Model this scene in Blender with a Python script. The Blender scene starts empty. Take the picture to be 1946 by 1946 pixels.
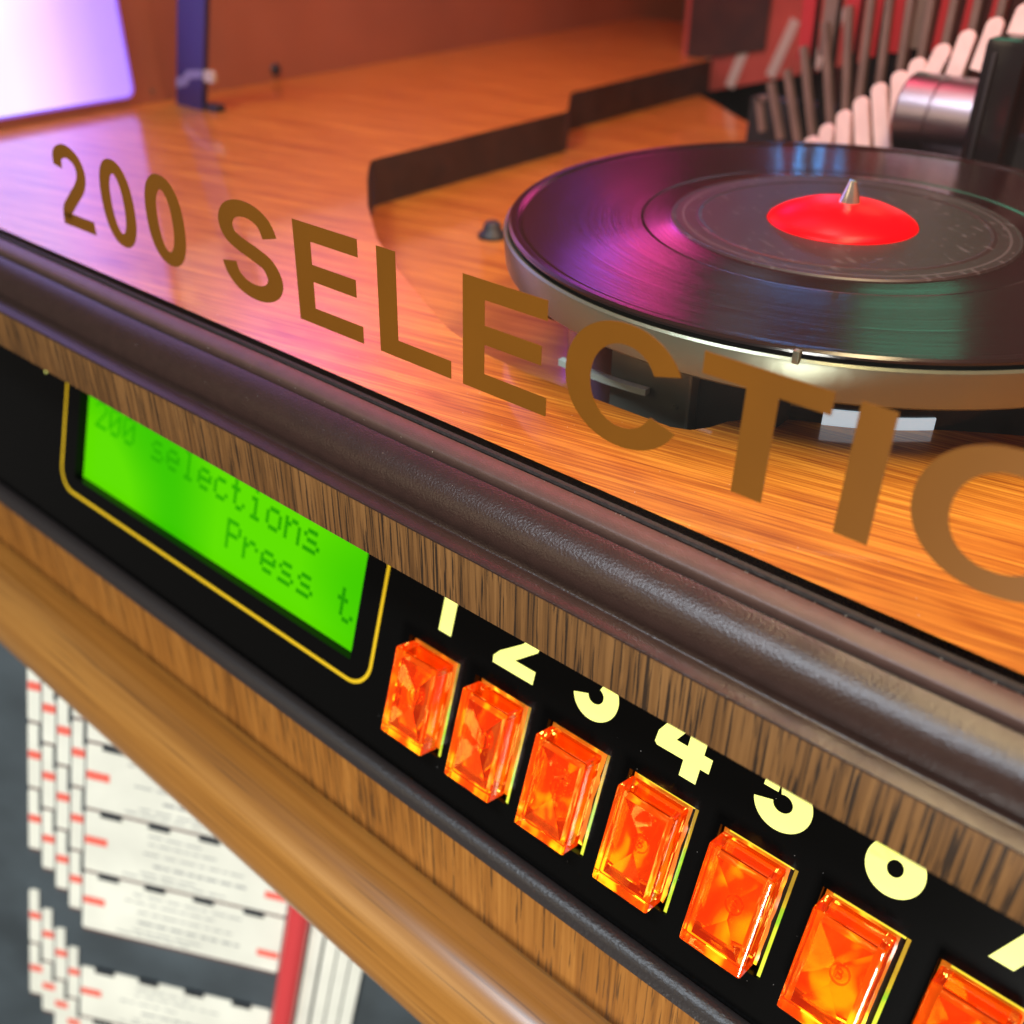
import bpy, bmesh, math, random
from mathutils import Vector, Matrix
from mathutils.geometry import tessellate_polygon

MM = 0.001
random.seed(7)
sc = bpy.context.scene

# ------------------------------------------------------------------ camera
RX = Vector((0.7531969, 0.6577785, 0.0046725))
RD = Vector((0.3610168, -0.4074277, -0.8388501))
RF = Vector((-0.5498739, 0.6335062, -0.5443424))
CAM = Vector((189.414, -138.752, 93.219))
cd = bpy.data.cameras.new('camera')
cam = bpy.data.objects.new('camera', cd)
sc.collection.objects.link(cam)
m = Matrix((RX, -RD, -RF)).transposed().to_4x4()
m.translation = CAM * MM
cam.matrix_world = m
cd.sensor_width = 36.0
cd.lens = 36.0 * 1942.3 / 1946.0
cd.clip_start = 0.005
cd.clip_end = 50
cd.dof.use_dof = True
cd.dof.focus_distance = 0.213
cd.dof.aperture_fstop = 12.5
sc.camera = cam

# ------------------------------------------------------------------ world and lamps
w = bpy.data.worlds.new('World')
sc.world = w
w.use_nodes = True
bg = w.node_tree.nodes['Background']
bg.inputs[0].default_value = (1.0, 0.93, 0.86, 1)
bg.inputs[1].default_value = 0.10
sc.view_settings.view_transform = 'Standard'
sc.view_settings.look = 'None'
sc.view_settings.exposure = 0
sc.view_settings.gamma = 1
sc.render.engine = 'CYCLES'
sc.cycles.use_denoising = True
sc.cycles.max_bounces = 14
sc.cycles.transmission_bounces = 10
sc.cycles.transparent_max_bounces = 12
sc.cycles.glossy_bounces = 6
sc.cycles.caustics_reflective = False
sc.cycles.caustics_refractive = False
sc.cycles.sample_clamp_indirect = 6


def lamp(name, loc, target, sx, sy, radiance, col):
    L = bpy.data.lights.new(name, 'AREA')
    L.shape = 'RECTANGLE'
    L.size, L.size_y = sx * MM, sy * MM
    L.energy = radiance * math.pi * sx * sy * MM * MM
    L.color = col
    o = bpy.data.objects.new(name, L)
    sc.collection.objects.link(o)
    o.location = Vector(loc) * MM
    d = (Vector(target) - Vector(loc)).normalized()
    o.rotation_euler = d.to_track_quat('-Z', 'Y').to_euler()
    return o


# room lamps in front of and above the cabinet
lamp('ceiling_lamp', (-60, -520, 900), (60, -20, -40), 460, 170, 38, (0.78, 0.89, 1.0))
lamp('room_lamp', (-420, -900, 420), (60, -20, -100), 420, 420, 2.5, (1.0, 0.80, 0.52))
# lamps inside the cabinet: warm tube over the deck, coloured tubes on the left and at the back
lamp('deck_lamp', (150, 40, 235), (118, 30, -12), 220, 36, 43, (1.0, 0.76, 0.42))
lamp('red_lamp', (-180, 300, 390), (-110, 110, -12), 160, 60, 22, (1.0, 0.06, 0.16))
lamp('magenta_lamp', (-232, 500, 196), (60, 60, 10), 50, 30, 11, (1.0, 0.06, 0.36))
lamp('violet_lamp', (-286, 496, 218), (60, 60, 10), 44, 30, 11, (0.45, 0.10, 1.0))
lamp('green_lamp', (-25, 500, 196), (120, 60, 10), 66, 34, 3.6, (0.10, 0.75, 0.45))
lamp('white_lamp', (-150, 500, 222), (95, 40, 10), 40, 14, 3.0, (0.75, 0.8, 1.0))
lamp('blue_lamp', (-105, 500, 95), (45, 180, 10), 50, 16, 26, (0.10, 0.42, 1.0))
lamp('top_lamp', (-30, 190, 414), (-30, 190, 0), 540, 160, 1.3, (1.0, 0.58, 0.50))
lamp('rack_lamp', (40, 150, 230), (20, 255, 5), 40, 30, 40, (1.0, 0.80, 0.80))
lamp('drum_pink_fill', (120, 120, 150), (60, 245, 14), 90, 9, 26, (1.0, 0.22, 0.62))  # unseen lamp added to draw a pink band on the drum
lamp('drum_amber_fill', (120, 150, 175), (60, 245, 14), 90, 9, 30, (1.0, 0.36, 0.12))  # added unseen for an orange band across the gripper drum
# unseen fill lamp added to brighten the title strips under the ledge
lamp('page_fill', (330, -560, -330), (-90, -30, -280), 160, 160, 58, (1.0, 0.985, 0.93))

# ------------------------------------------------------------------ helpers


def node_mat(name):
    m = bpy.data.materials.new(name)
    m.use_nodes = True
    nt = m.node_tree
    b = nt.nodes['Principled BSDF']
    return m, nt, b


def plain(name, col, rough=0.5, metal=0.0, bump=0.0, bscale=600, emis=None, estr=0.0, spec=0.5, coat=0.0, vary=0.0, vscale=90):
    m, nt, b = node_mat(name)
    b.inputs['Base Color'].default_value = (*col, 1)
    b.inputs['Roughness'].default_value = rough
    b.inputs['Metallic'].default_value = metal
    b.inputs['Specular IOR Level'].default_value = spec
    b.inputs['Coat Weight'].default_value = coat
    if emis:
        b.inputs['Emission Color'].default_value = (*emis, 1)
        b.inputs['Emission Strength'].default_value = estr
    tc = nt.nodes.new('ShaderNodeTexCoord')
    if bump:
        n = nt.nodes.new('ShaderNodeTexNoise')
        n.inputs['Scale'].default_value = bscale
        n.inputs['Detail'].default_value = 4
        nt.links.new(tc.outputs['Object'], n.inputs['Vector'])
        bp = nt.nodes.new('ShaderNodeBump')
        bp.inputs['Strength'].default_value = bump
        bp.inputs['Distance'].default_value = 0.0004
        nt.links.new(n.outputs[0], bp.inputs['Height'])
        nt.links.new(bp.outputs[0], b.inputs['Normal'])
    if vary:
        n = nt.nodes.new('ShaderNodeTexNoise')
        n.inputs['Scale'].default_value = vscale
        n.inputs['Detail'].default_value = 5
        nt.links.new(tc.outputs['Object'], n.inputs['Vector'])
        r = nt.nodes.new('ShaderNodeValToRGB')
        r.color_ramp.elements[0].position = 0.3
        r.color_ramp.elements[1].position = 0.7
        r.color_ramp.elements[0].color = (*[c * (1 - vary) for c in col], 1)
        r.color_ramp.elements[1].color = (*[min(1, c * (1 + vary)) for c in col], 1)
        nt.links.new(n.outputs[0], r.inputs[0])
        nt.links.new(r.outputs[0], b.inputs['Base Color'])
    return m


def wood(name, dark, mid, light, along, across, rot=(0, 0, 0), rough=0.4, axis='X', pore=0.35, coat=0.0, bump=0.15, pore_col=None, coat_rough=0.12, coat_ior=1.5, pore_at=0.60, wb=0.5, spec=0.3, sharp=0.135, fdist=0.25, pw=0.10, bdist=0.4):
    """grain runs along the given axis of the (rotated) object coordinates; along/across are noise scales per metre"""
    m, nt, b = node_mat(name)
    L = nt.links.new
    tc = nt.nodes.new('ShaderNodeTexCoord')
    mp0 = nt.nodes.new('ShaderNodeMapping')
    mp0.inputs['Rotation'].default_value = rot
    L(tc.outputs['Object'], mp0.inputs['Vector'])

    def grain(al, ac, det, dist=0.0):
        mp = nt.nodes.new('ShaderNodeMapping')
        s = {'X': (al, ac, ac), 'Y': (ac, al, ac), 'Z': (ac, ac, al)}[axis]
        mp.inputs['Scale'].default_value = s
        L(mp0.outputs[0], mp.inputs['Vector'])
        n = nt.nodes.new('ShaderNodeTexNoise')
        n.inputs['Scale'].default_value = 1
        n.inputs['Detail'].default_value = det
        n.inputs['Roughness'].default_value = 0.6
        n.inputs['Distortion'].default_value = dist
        L(mp.outputs[0], n.inputs['Vector'])
        return n.outputs[0]
    broad = grain(along * 0.35, across * 0.16, 3, bdist)
    fine = grain(along, across, 5, fdist)
    pores = grain(along * 2.2, across * 1.9, 2)
    mx = nt.nodes.new('ShaderNodeMath')
    mx.operation = 'MULTIPLY_ADD'
    L(broad, mx.inputs[0])
    mx.inputs[1].default_value = wb
    mul = nt.nodes.new('ShaderNodeMath')
    mul.operation = 'MULTIPLY'
    mul.inputs[1].default_value = 1 - wb
    L(fine, mul.inputs[0])
    L(mul.outputs[0], mx.inputs[2])
    r = nt.nodes.new('ShaderNodeValToRGB')
    cr = r.color_ramp
    cr.elements[0].position = 0.495 - sharp
    cr.elements[0].color = (*dark, 1)
    cr.elements[1].position = 0.495 + sharp
    cr.elements[1].color = (*light, 1)
    e = cr.elements.new(0.49)
    e.color = (*mid, 1)
    L(mx.outputs[0], r.inputs[0])
    pr = nt.nodes.new('ShaderNodeValToRGB')
    pr.color_ramp.elements[0].position = pore_at
    pr.color_ramp.elements[1].position = pore_at + pw
    pr.color_ramp.elements[0].color = (0, 0, 0, 1)
    pr.color_ramp.elements[1].color = (1, 1, 1, 1)
    L(pores, pr.inputs[0])
    ps = nt.nodes.new('ShaderNodeMath')
    ps.operation = 'MULTIPLY'
    ps.inputs[1].default_value = pore
    L(pr.outputs[0], ps.inputs[0])
    mix = nt.nodes.new('ShaderNodeMix')
    mix.data_type = 'RGBA'
    L(ps.outputs[0], mix.inputs[0])
    L(r.outputs[0], mix.inputs[6])
    mix.inputs[7].default_value = (*(pore_col or [c * 0.35 for c in dark]), 1)
    L(mix.outputs[2], b.inputs['Base Color'])
    b.inputs['Roughness'].default_value = rough
    b.inputs['Specular IOR Level'].default_value = spec
    b.inputs['Coat Weight'].default_value = coat
    b.inputs['Coat Roughness'].default_value = coat_rough
    b.inputs['Coat IOR'].default_value = coat_ior
    if bump:
        bp = nt.nodes.new('ShaderNodeBump')
        bp.inputs['Strength'].default_value = bump
        bp.inputs['Distance'].default_value = 0.0002
        L(mx.outputs[0], bp.inputs['Height'])
        L(bp.outputs[0], b.inputs['Normal'])
    return m


def mk(name, verts, faces, mat, parent=None, smooth=False, loc0=None, fix=True):
    me = bpy.data.meshes.new(name)
    me.from_pydata([Vector(v) * MM for v in verts], [], faces)
    if fix:
        bm = bmesh.new()
        bm.from_mesh(me)
        bmesh.ops.recalc_face_normals(bm, faces=bm.faces)
        bm.to_mesh(me)
        bm.free()
    if smooth:
        for p in me.polygons:
            p.use_smooth = True
    me.materials.append(mat)
    o = bpy.data.objects.new(name, me)
    sc.collection.objects.link(o)
    if parent is not None:
        o.parent = parent
        if parent.type == 'EMPTY':
            o.location = -parent.location
    return o


def thing(name, label, cat, loc=(0, 0, 0), group=None):
    o = bpy.data.objects.new(name, None)
    o.empty_display_size = 0.01
    sc.collection.objects.link(o)
    o.location = Vector(loc) * MM
    tag(o, label, cat, group)
    return o


def tag(o, label, cat, group=None):
    o['label'] = label
    o['category'] = cat
    if group:
        o['group'] = group
    return o


def auto_smooth(o, ang=35):
    """smooth shading with real creases kept sharp"""
    me = o.data
    bm = bmesh.new()
    bm.from_mesh(me)
    for e in bm.edges:
        if len(e.link_faces) == 2 and e.calc_face_angle(0) > math.radians(ang):
            e.smooth = False
    for fc in bm.faces:
        fc.smooth = True
    bm.to_mesh(me)
    bm.free()
    return o


def prism_x(name, prof, x0, x1, mat, parent=None, seg=1, smooth=True, ang=35, wob=0.0):
    """closed profile of (y, z) swept along X"""
    n = len(prof)
    V, F = [], []
    for i in range(seg + 1):
        x = x0 + (x1 - x0) * i / seg
        d = wob * (math.sin(x / 41.0 + 0.7) + 0.5 * math.sin(x / 16.0 + 2.1))
        V += [(x, y + 0.4 * d, z + d) for y, z in prof]
    for i in range(seg):
        for k in range(n):
            a, b2 = i * n + k, i * n + (k + 1) % n
            F.append((a, b2, b2 + n, a + n))
    F.append(tuple(range(n)))
    F.append(tuple(range(seg * n, seg * n + n)))
    o = mk(name, V, F, mat, parent)
    if smooth:
        auto_smooth(o, ang)
    return o


def box(name, lo, hi, mat, parent=None, bev=0.0):
    x0, y0, z0 = lo
    x1, y1, z1 = hi
    V = [(x0, y0, z0), (x1, y0, z0), (x1, y1, z0), (x0, y1, z0), (x0, y0, z1), (x1, y0, z1), (x1, y1, z1), (x0, y1, z1)]
    F = [(0, 3, 2, 1), (4, 5, 6, 7), (0, 1, 5, 4), (1, 2, 6, 5), (2, 3, 7, 6), (3, 0, 4, 7)]
    o = mk(name, V, F, mat, parent)
    if bev:
        bevel(o, bev)
    return o


def bevel(o, wd, seg=2):
    bm = bmesh.new()
    bm.from_mesh(o.data)
    bmesh.ops.bevel(bm, geom=list(bm.edges), offset=wd * MM, segments=seg, affect='EDGES', profile=0.6)
    bm.to_mesh(o.data)
    bm.free()
    auto_smooth(o, 50)


def lathe(name, prof, c, mat, parent=None, n=96, ang=30, axis='Z'):
    """(radius, height) profile round a vertical axis"""
    V, F = [], []
    k = len(prof)
    for i in range(n):
        a = 2 * math.pi * i / n
        for r, h in prof:
            if axis == 'Z':
                V.append((c[0] + r * math.cos(a), c[1] + r * math.sin(a), c[2] + h))
            else:
                V.append((c[0] + h, c[1] + r * math.cos(a), c[2] + r * math.sin(a)))
    for i in range(n):
        j = (i + 1) % n
        for q in range(k - 1):
            F.append((i * k + q, j * k + q, j * k + q + 1, i * k + q + 1))
    o = mk(name, V, F, mat, parent)
    bm = bmesh.new()
    bm.from_mesh(o.data)
    bmesh.ops.remove_doubles(bm, verts=bm.verts, dist=1e-7)
    bm.to_mesh(o.data)
    bm.free()
    auto_smooth(o, ang)
    return o


def catmull(pts, n=10):
    out = []
    P = [pts[0]] + list(pts) + [pts[-1]]
    for i in range(1, len(P) - 2):
        p0, p1, p2, p3 = P[i - 1], P[i], P[i + 1], P[i + 2]
        for s in range(n):
            t = s / n
            out.append(tuple(0.5 * ((2 * p1[k]) + (-p0[k] + p2[k]) * t + (2 * p0[k] - 5 * p1[k] + 4 * p2[k] - p3[k]) * t * t +
                                    (-p0[k] + 3 * p1[k] - 3 * p2[k] + p3[k]) * t ** 3) for k in (0, 1)))
    out.append(tuple(pts[-1]))
    return out


def arc(cx, cy, rx, ry, a0, a1, n=40, ex=2.0):
    out = []
    for i in range(n + 1):
        a = math.radians(a0 + (a1 - a0) * i / n)
        c, s = math.cos(a), math.sin(a)
        out.append((cx + rx * math.copysign(abs(c) ** (2 / ex), c), cy + ry * math.copysign(abs(s) ** (2 / ex), s)))
    return out


def pen(path, a, b, closed=False):
    """stroke a path with an elliptical pen of half widths a (across) and b (up); returns quads in 2D"""
    n = len(path)
    Lf, Rt = [], []
    for i in range(n):
        p, q = path[(i - 1) % n if closed else max(i - 1, 0)], path[(i + 1) % n if closed else min(i + 1, n - 1)]
        tx, ty = q[0] - p[0], q[1] - p[1]
        d = math.hypot(tx, ty) or 1
        nx, ny = -ty / d, tx / d
        k = math.sqrt(a * a * nx * nx + b * b * ny * ny)
        ox, oy = a * a * nx / k, b * b * ny / k
        Lf.append((path[i][0] + ox, path[i][1] + oy))
        Rt.append((path[i][0] - ox, path[i][1] - oy))
    V = Lf + Rt
    m_ = n if closed else n - 1
    F = [(i, (i + 1) % n, n + (i + 1) % n, n + i) for i in range(m_)]
    return V, F


def poly2d(pts):
    tri = tessellate_polygon([[Vector((x, y, 0)) for x, y in pts]])
    return list(pts), [tuple(t) for t in tri]


def rect2d(x0, y0, x1, y1):
    return [(x0, y0), (x1, y0), (x1, y1), (x0, y1)], [(0, 1, 2, 3)]


def join2d(*parts):
    V, F = [], []
    for v, fc in parts:
        k = len(V)
        V += v
        F += [tuple(i + k for i in t) for t in fc]
    return V, F


def plate(name, shape, fn, n0, n1, mat, parent):
    """2D shape lifted to a thin solid between offsets n0 and n1 through fn(x, v, n)"""
    V2, F2 = shape
    me = bpy.data.meshes.new(name)
    me.from_pydata([Vector((x, v, 0)) for x, v in V2], [], F2)
    bm = bmesh.new()
    bm.from_mesh(me)
    bmesh.ops.remove_doubles(bm, verts=bm.verts, dist=1e-5)
    bmesh.ops.recalc_face_normals(bm, faces=bm.faces)
    if bm.faces and sum(fc.normal.z for fc in bm.faces) < 0:
        bmesh.ops.reverse_faces(bm, faces=bm.faces)
    r = bmesh.ops.extrude_face_region(bm, geom=list(bm.faces))
    up = [g for g in r['geom'] if isinstance(g, bmesh.types.BMVert)]
    ups = set(up)
    for v in bm.verts:
        n = n1 if v in ups else n0
        v.co = Vector(fn(v.co.x, v.co.y, n)) * MM
    bmesh.ops.recalc_face_normals(bm, faces=bm.faces)
    bm.to_mesh(me)
    bm.free()
    me.materials.append(mat)
    o = bpy.data.objects.new(name, me)
    sc.collection.objects.link(o)
    if parent is not None:
        o.parent = parent
        if parent.type == 'EMPTY':
            o.location = -parent.location
    return o


# ------------------------------------------------------------------ materials
M = {}
M['deck'] = wood('deck_wood', (0.27, 0.062, 0.004), (0.47, 0.145, 0.011), (0.74, 0.30, 0.034), 26, 1500, wb=0.30, sharp=0.12, fdist=0.0, bdist=0.08, rot=(0, 0, math.radians(-11.3)), rough=0.42, pore=0.6, coat=0.8, bump=0.1,
                 pore_col=(0.16, 0.032, 0.004), coat_rough=0.08, coat_ior=2.15)
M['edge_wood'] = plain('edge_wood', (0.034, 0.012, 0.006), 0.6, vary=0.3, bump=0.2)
M['rail'] = wood('rail_wood', (0.10, 0.043, 0.011), (0.185, 0.082, 0.022), (0.26, 0.122, 0.036), 20, 1100, wb=0.3, pw=0.04, sharp=0.13, fdist=0.1, rough=0.62, axis='Z', pore=0.95, pore_at=0.555, bump=0.4, pore_col=(0.022, 0.011, 0.005))
M['rail_low'] = wood('lower_rail_wood', (0.17, 0.060, 0.009), (0.30, 0.114, 0.018), (0.40, 0.165, 0.031), 22, 800, wb=0.4, pw=0.06, rough=0.5, axis='Z', pore=0.75, pore_at=0.57, bump=0.3, pore_col=(0.05, 0.022, 0.007))
M['ledge'] = wood('ledge_wood', (0.25, 0.098, 0.015), (0.37, 0.155, 0.027), (0.47, 0.215, 0.045), 7, 480, wb=0.45, sharp=0.17, rough=0.30, axis='X', pore=0.6, bump=0.1, pore_col=(0.10, 0.042, 0.014), coat=0.8, coat_rough=0.27, coat_ior=1.6)
M['mould'] = plain('brown_plastic', (0.033, 0.0155, 0.012), 0.32, bump=0.28, bscale=1900, spec=0.5, vary=0.12, vscale=300)
M['mould_lit'] = plain('brown_plastic_lit', (0.085, 0.045, 0.037), 0.40, bump=0.25, bscale=3000, spec=0.45, vary=0.1, vscale=300)  # same plastic as the moulding, lightened to paint light on the band
M['mould2'] = plain('dark_plastic', (0.030, 0.024, 0.023), 0.38, bump=0.4, bscale=1200, spec=0.5)
M['seal'] = plain('seal_rubber', (0.010, 0.006, 0.006), 0.7, bump=0.8, bscale=900)
M['black'] = plain('black_acrylic', (0.0032, 0.003, 0.0028), 0.22, spec=0.12)
M['void'] = plain('dark_cavity', (0.008, 0.006, 0.006), 0.8)
M['gloss_black'] = plain('gloss_black', (0.010, 0.007, 0.008), 0.22, bump=0.4, bscale=60)
M['gold'] = plain('gold_film', (0.235, 0.082, 0.004), 0.42, metal=0.25, vary=0.08, vscale=30)
M['numeral'] = plain('lit_numeral', (0.5, 0.5, 0.2), 0.4, emis=(0.98, 1.0, 0.225), estr=0.92)
M['outline'] = plain('yellow_print', (0.40, 0.26, 0.01), 0.4, emis=(0.78, 0.48, 0.003), estr=0.6)
M['steel'] = plain('brushed_steel', (0.20, 0.21, 0.15), 0.30, metal=0.6, bump=0.15, bscale=300)
M['steel_dark'] = plain('grey_steel', (0.20, 0.21, 0.17), 0.42, metal=0.4, bump=0.25, bscale=200)
M['chrome'] = plain('polished_steel', (0.34, 0.27, 0.31), 0.34, metal=1.0)
M['white'] = plain('white_enamel', (0.75, 0.8, 0.85), 0.35, emis=(0.7, 0.85, 1.0), estr=0.0)
M['rubber'] = plain('black_rubber', (0.018, 0.016, 0.018), 0.5, bump=0.2)
M['red_hub'] = plain('red_hub', (0.92, 0.0, 0.005), 0.3, spec=0.12)
M['cone'] = plain('spindle_metal', (0.80, 0.74, 0.66), 0.22, metal=0.9)
M['tooth'] = plain('pale_pink_plastic', (0.86, 0.62, 0.60), 0.45, vary=0.1, vscale=120)
M['bar'] = plain('taupe_plastic', (0.16, 0.105, 0.085), 0.5, vary=0.15)
M['brick'] = plain('brick_red_card', (0.34, 0.06, 0.04), 0.6, vary=0.2, vscale=30)
M['pale'] = plain('pale_stripe', (0.46, 0.42, 0.36), 0.6)
M['red_label'] = plain('red_label', (0.36, 0.015, 0.02), 0.5)
M['wall'] = plain('cabinet_wall', (0.36, 0.125, 0.055), 0.5, vary=0.15, vscale=12)
M['navy'] = plain('navy_card', (0.022, 0.014, 0.075), 0.4, vary=0.2, vscale=30)
M['card'] = plain('cream_card', (0.76, 0.76, 0.66), 0.5, vary=0.09, vscale=35)
M['card_red'] = plain('red_mark', (0.80, 0.13, 0.09), 0.55)
M['print'] = plain('grey_print', (0.33, 0.34, 0.32), 0.6)
M['clip'] = plain('dark_clip', (0.030, 0.036, 0.042), 0.4)
M['page'] = plain('page_board', (0.05, 0.065, 0.075), 0.5, vary=0.3, vscale=25)
M['card_edge'] = plain('card_edge', (0.13, 0.06, 0.05), 0.6)
M['spine'] = plain('red_spine', (0.62, 0.055, 0.06), 0.22, bump=0.3, bscale=90, spec=0.7)
M['dust'] = plain('dust_grey', (0.6, 0.58, 0.55), 0.8)


def mat_glass():
    m = bpy.data.materials.new('window_glass')
    m.use_nodes = True
    nt = m.node_tree
    nt.nodes.clear()
    L = nt.links.new
    out = nt.nodes.new('ShaderNodeOutputMaterial')
    tr = nt.nodes.new('ShaderNodeBsdfTransparent')
    tr.inputs[0].default_value = (0.98, 0.985, 0.98, 1)
    gl = nt.nodes.new('ShaderNodeBsdfGlossy')
    gl.inputs['Roughness'].default_value = 0.0
    fr = nt.nodes.new('ShaderNodeFresnel')
    fr.inputs[0].default_value = 1.45
    mul = nt.nodes.new('ShaderNodeMath')
    mul.operation = 'MULTIPLY'
    mul.inputs[1].default_value = 0.8
    L(fr.outputs[0], mul.inputs[0])
    mx = nt.nodes.new('ShaderNodeMixShader')
    geo = nt.nodes.new('ShaderNodeNewGeometry')
    fac = nt.nodes.new('ShaderNodeMath')
    fac.operation = 'MULTIPLY'
    inv = nt.nodes.new('ShaderNodeMath')
    inv.operation = 'SUBTRACT'
    inv.inputs[0].default_value = 1.0
    L(geo.outputs['Backfacing'], inv.inputs[1])
    L(mul.outputs[0], fac.inputs[0])
    L(inv.outputs[0], fac.inputs[1])
    L(fac.outputs[0], mx.inputs[0])
    L(tr.outputs[0], mx.inputs[1])
    L(gl.outputs[0], mx.inputs[2])
    tc = nt.nodes.new('ShaderNodeTexCoord')
    nz = nt.nodes.new('ShaderNodeTexNoise')
    nz.inputs['Scale'].default_value = 14
    nz.inputs['Detail'].default_value = 7
    nz.inputs['Roughness'].default_value = 0.7
    L(tc.outputs['Object'], nz.inputs['Vector'])
    mr = nt.nodes.new('ShaderNodeMapRange')
    mr.inputs[1].default_value = 0.35
    mr.inputs[2].default_value = 0.75
    mr.inputs[3].default_value = 0.0
    mr.inputs[4].default_value = 0.012
    L(nz.outputs[0], mr.inputs[0])
    df = nt.nodes.new('ShaderNodeBsdfDiffuse')
    df.inputs[0].default_value = (0.7, 0.66, 0.62, 1)
    dm = nt.nodes.new('ShaderNodeMath')
    dm.operation = 'MULTIPLY'
    L(mr.outputs[0], dm.inputs[0])
    L(inv.outputs[0], dm.inputs[1])
    m2 = nt.nodes.new('ShaderNodeMixShader')
    L(dm.outputs[0], m2.inputs[0])
    L(mx.outputs[0], m2.inputs[1])
    L(df.outputs[0], m2.inputs[2])
    L(m2.outputs[0], out.inputs[0])
    return m


M['glass'] = mat_glass()


def mat_lens():
    m, nt, b = node_mat('orange_lens')
    b.inputs['Base Color'].default_value = (1.0, 0.48, 0.07, 1)
    b.inputs['Roughness'].default_value = 0.02
    b.inputs['IOR'].default_value = 1.45
    b.inputs['Transmission Weight'].default_value = 1.0
    b.inputs['Emission Color'].default_value = (1.0, 0.050, 0.0, 1)
    b.inputs['Emission Strength'].default_value = 0.12  # red glow of the button lamp painted into the lens
    tc = nt.nodes.new('ShaderNodeTexCoord')
    n = nt.nodes.new('ShaderNodeTexNoise')
    n.inputs['Scale'].default_value = 120
    n.inputs['Detail'].default_value = 0.6
    nt.links.new(tc.outputs['Object'], n.inputs['Vector'])
    bp = nt.nodes.new('ShaderNodeBump')
    bp.inputs['Strength'].default_value = 0.5
    bp.inputs['Distance'].default_value = 0.0006
    nt.links.new(n.outputs[0], bp.inputs['Height'])
    nt.links.new(bp.outputs[0], b.inputs['Normal'])
    return m


def mat_lamp_plate():
    m, nt, b = node_mat('lamp_reflector')
    L = nt.links.new
    b.inputs['Base Color'].default_value = (0.3, 0.1, 0.02, 1)
    b.inputs['Roughness'].default_value = 0.3
    tc = nt.nodes.new('ShaderNodeTexCoord')
    mp = nt.nodes.new('ShaderNodeMapping')
    mp.inputs['Scale'].default_value = (1.5, 1.0, 0.7)
    L(tc.outputs['Object'], mp.inputs['Vector'])
    n = nt.nodes.new('ShaderNodeTexNoise')
    n.inputs['Scale'].default_value = 85
    n.inputs['Detail'].default_value = 1.2
    n.inputs['Distortion'].default_value = 1.1
    L(mp.outputs[0], n.inputs['Vector'])
    r = nt.nodes.new('ShaderNodeValToRGB')
    cr = r.color_ramp
    cr.elements[0].position = 0.30
    cr.elements[0].color = (0.20, 0.050, 0.002, 1)
    cr.elements[1].position = 0.72
    cr.elements[1].color = (1.0, 0.85, 0.06, 1)
    e = cr.elements.new(0.46)
    e.color = (0.30, 0.050, 0.001, 1)
    e = cr.elements.new(0.58)
    e.color = (0.52, 0.10, 0.002, 1)
    e = cr.elements.new(0.65)
    e.color = (1.0, 0.50, 0.02, 1)
    sx = nt.nodes.new('ShaderNodeSeparateXYZ')
    L(tc.outputs['Object'], sx.inputs[0])
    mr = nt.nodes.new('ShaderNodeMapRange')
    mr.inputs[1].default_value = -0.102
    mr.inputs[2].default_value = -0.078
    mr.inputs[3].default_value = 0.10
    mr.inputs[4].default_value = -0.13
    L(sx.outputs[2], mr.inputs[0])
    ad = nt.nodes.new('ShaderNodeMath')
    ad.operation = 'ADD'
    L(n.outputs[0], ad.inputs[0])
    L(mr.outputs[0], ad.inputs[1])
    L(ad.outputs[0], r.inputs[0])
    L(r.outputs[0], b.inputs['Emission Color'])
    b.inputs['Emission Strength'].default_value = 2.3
    return m


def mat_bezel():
    """light-guide rim of a button: lamp glow painted as emission, yellow-green low down to amber above"""
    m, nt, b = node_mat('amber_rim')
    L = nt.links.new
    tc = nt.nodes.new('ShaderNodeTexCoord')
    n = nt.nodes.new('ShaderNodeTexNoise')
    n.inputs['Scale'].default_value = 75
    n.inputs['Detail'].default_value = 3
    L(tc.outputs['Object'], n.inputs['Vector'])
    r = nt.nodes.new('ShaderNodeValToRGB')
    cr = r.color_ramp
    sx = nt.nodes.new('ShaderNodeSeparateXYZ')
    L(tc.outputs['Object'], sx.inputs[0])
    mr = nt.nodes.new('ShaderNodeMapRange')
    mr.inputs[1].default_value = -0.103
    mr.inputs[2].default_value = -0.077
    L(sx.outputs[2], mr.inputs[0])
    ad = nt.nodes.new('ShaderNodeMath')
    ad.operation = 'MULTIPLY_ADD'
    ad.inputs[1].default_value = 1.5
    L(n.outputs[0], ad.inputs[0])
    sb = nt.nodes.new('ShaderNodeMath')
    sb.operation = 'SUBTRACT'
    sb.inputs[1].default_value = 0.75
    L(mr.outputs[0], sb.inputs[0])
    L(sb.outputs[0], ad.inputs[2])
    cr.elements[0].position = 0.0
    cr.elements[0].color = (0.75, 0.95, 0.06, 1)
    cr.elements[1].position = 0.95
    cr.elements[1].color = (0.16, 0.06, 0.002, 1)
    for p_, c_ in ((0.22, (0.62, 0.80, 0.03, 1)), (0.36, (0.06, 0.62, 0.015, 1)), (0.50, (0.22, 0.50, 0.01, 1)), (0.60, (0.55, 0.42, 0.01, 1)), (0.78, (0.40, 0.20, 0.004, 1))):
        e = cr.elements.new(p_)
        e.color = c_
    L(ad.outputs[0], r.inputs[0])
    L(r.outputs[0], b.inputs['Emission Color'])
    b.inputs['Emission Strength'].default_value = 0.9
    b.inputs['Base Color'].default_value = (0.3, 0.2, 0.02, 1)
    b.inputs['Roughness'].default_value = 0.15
    return m


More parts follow.
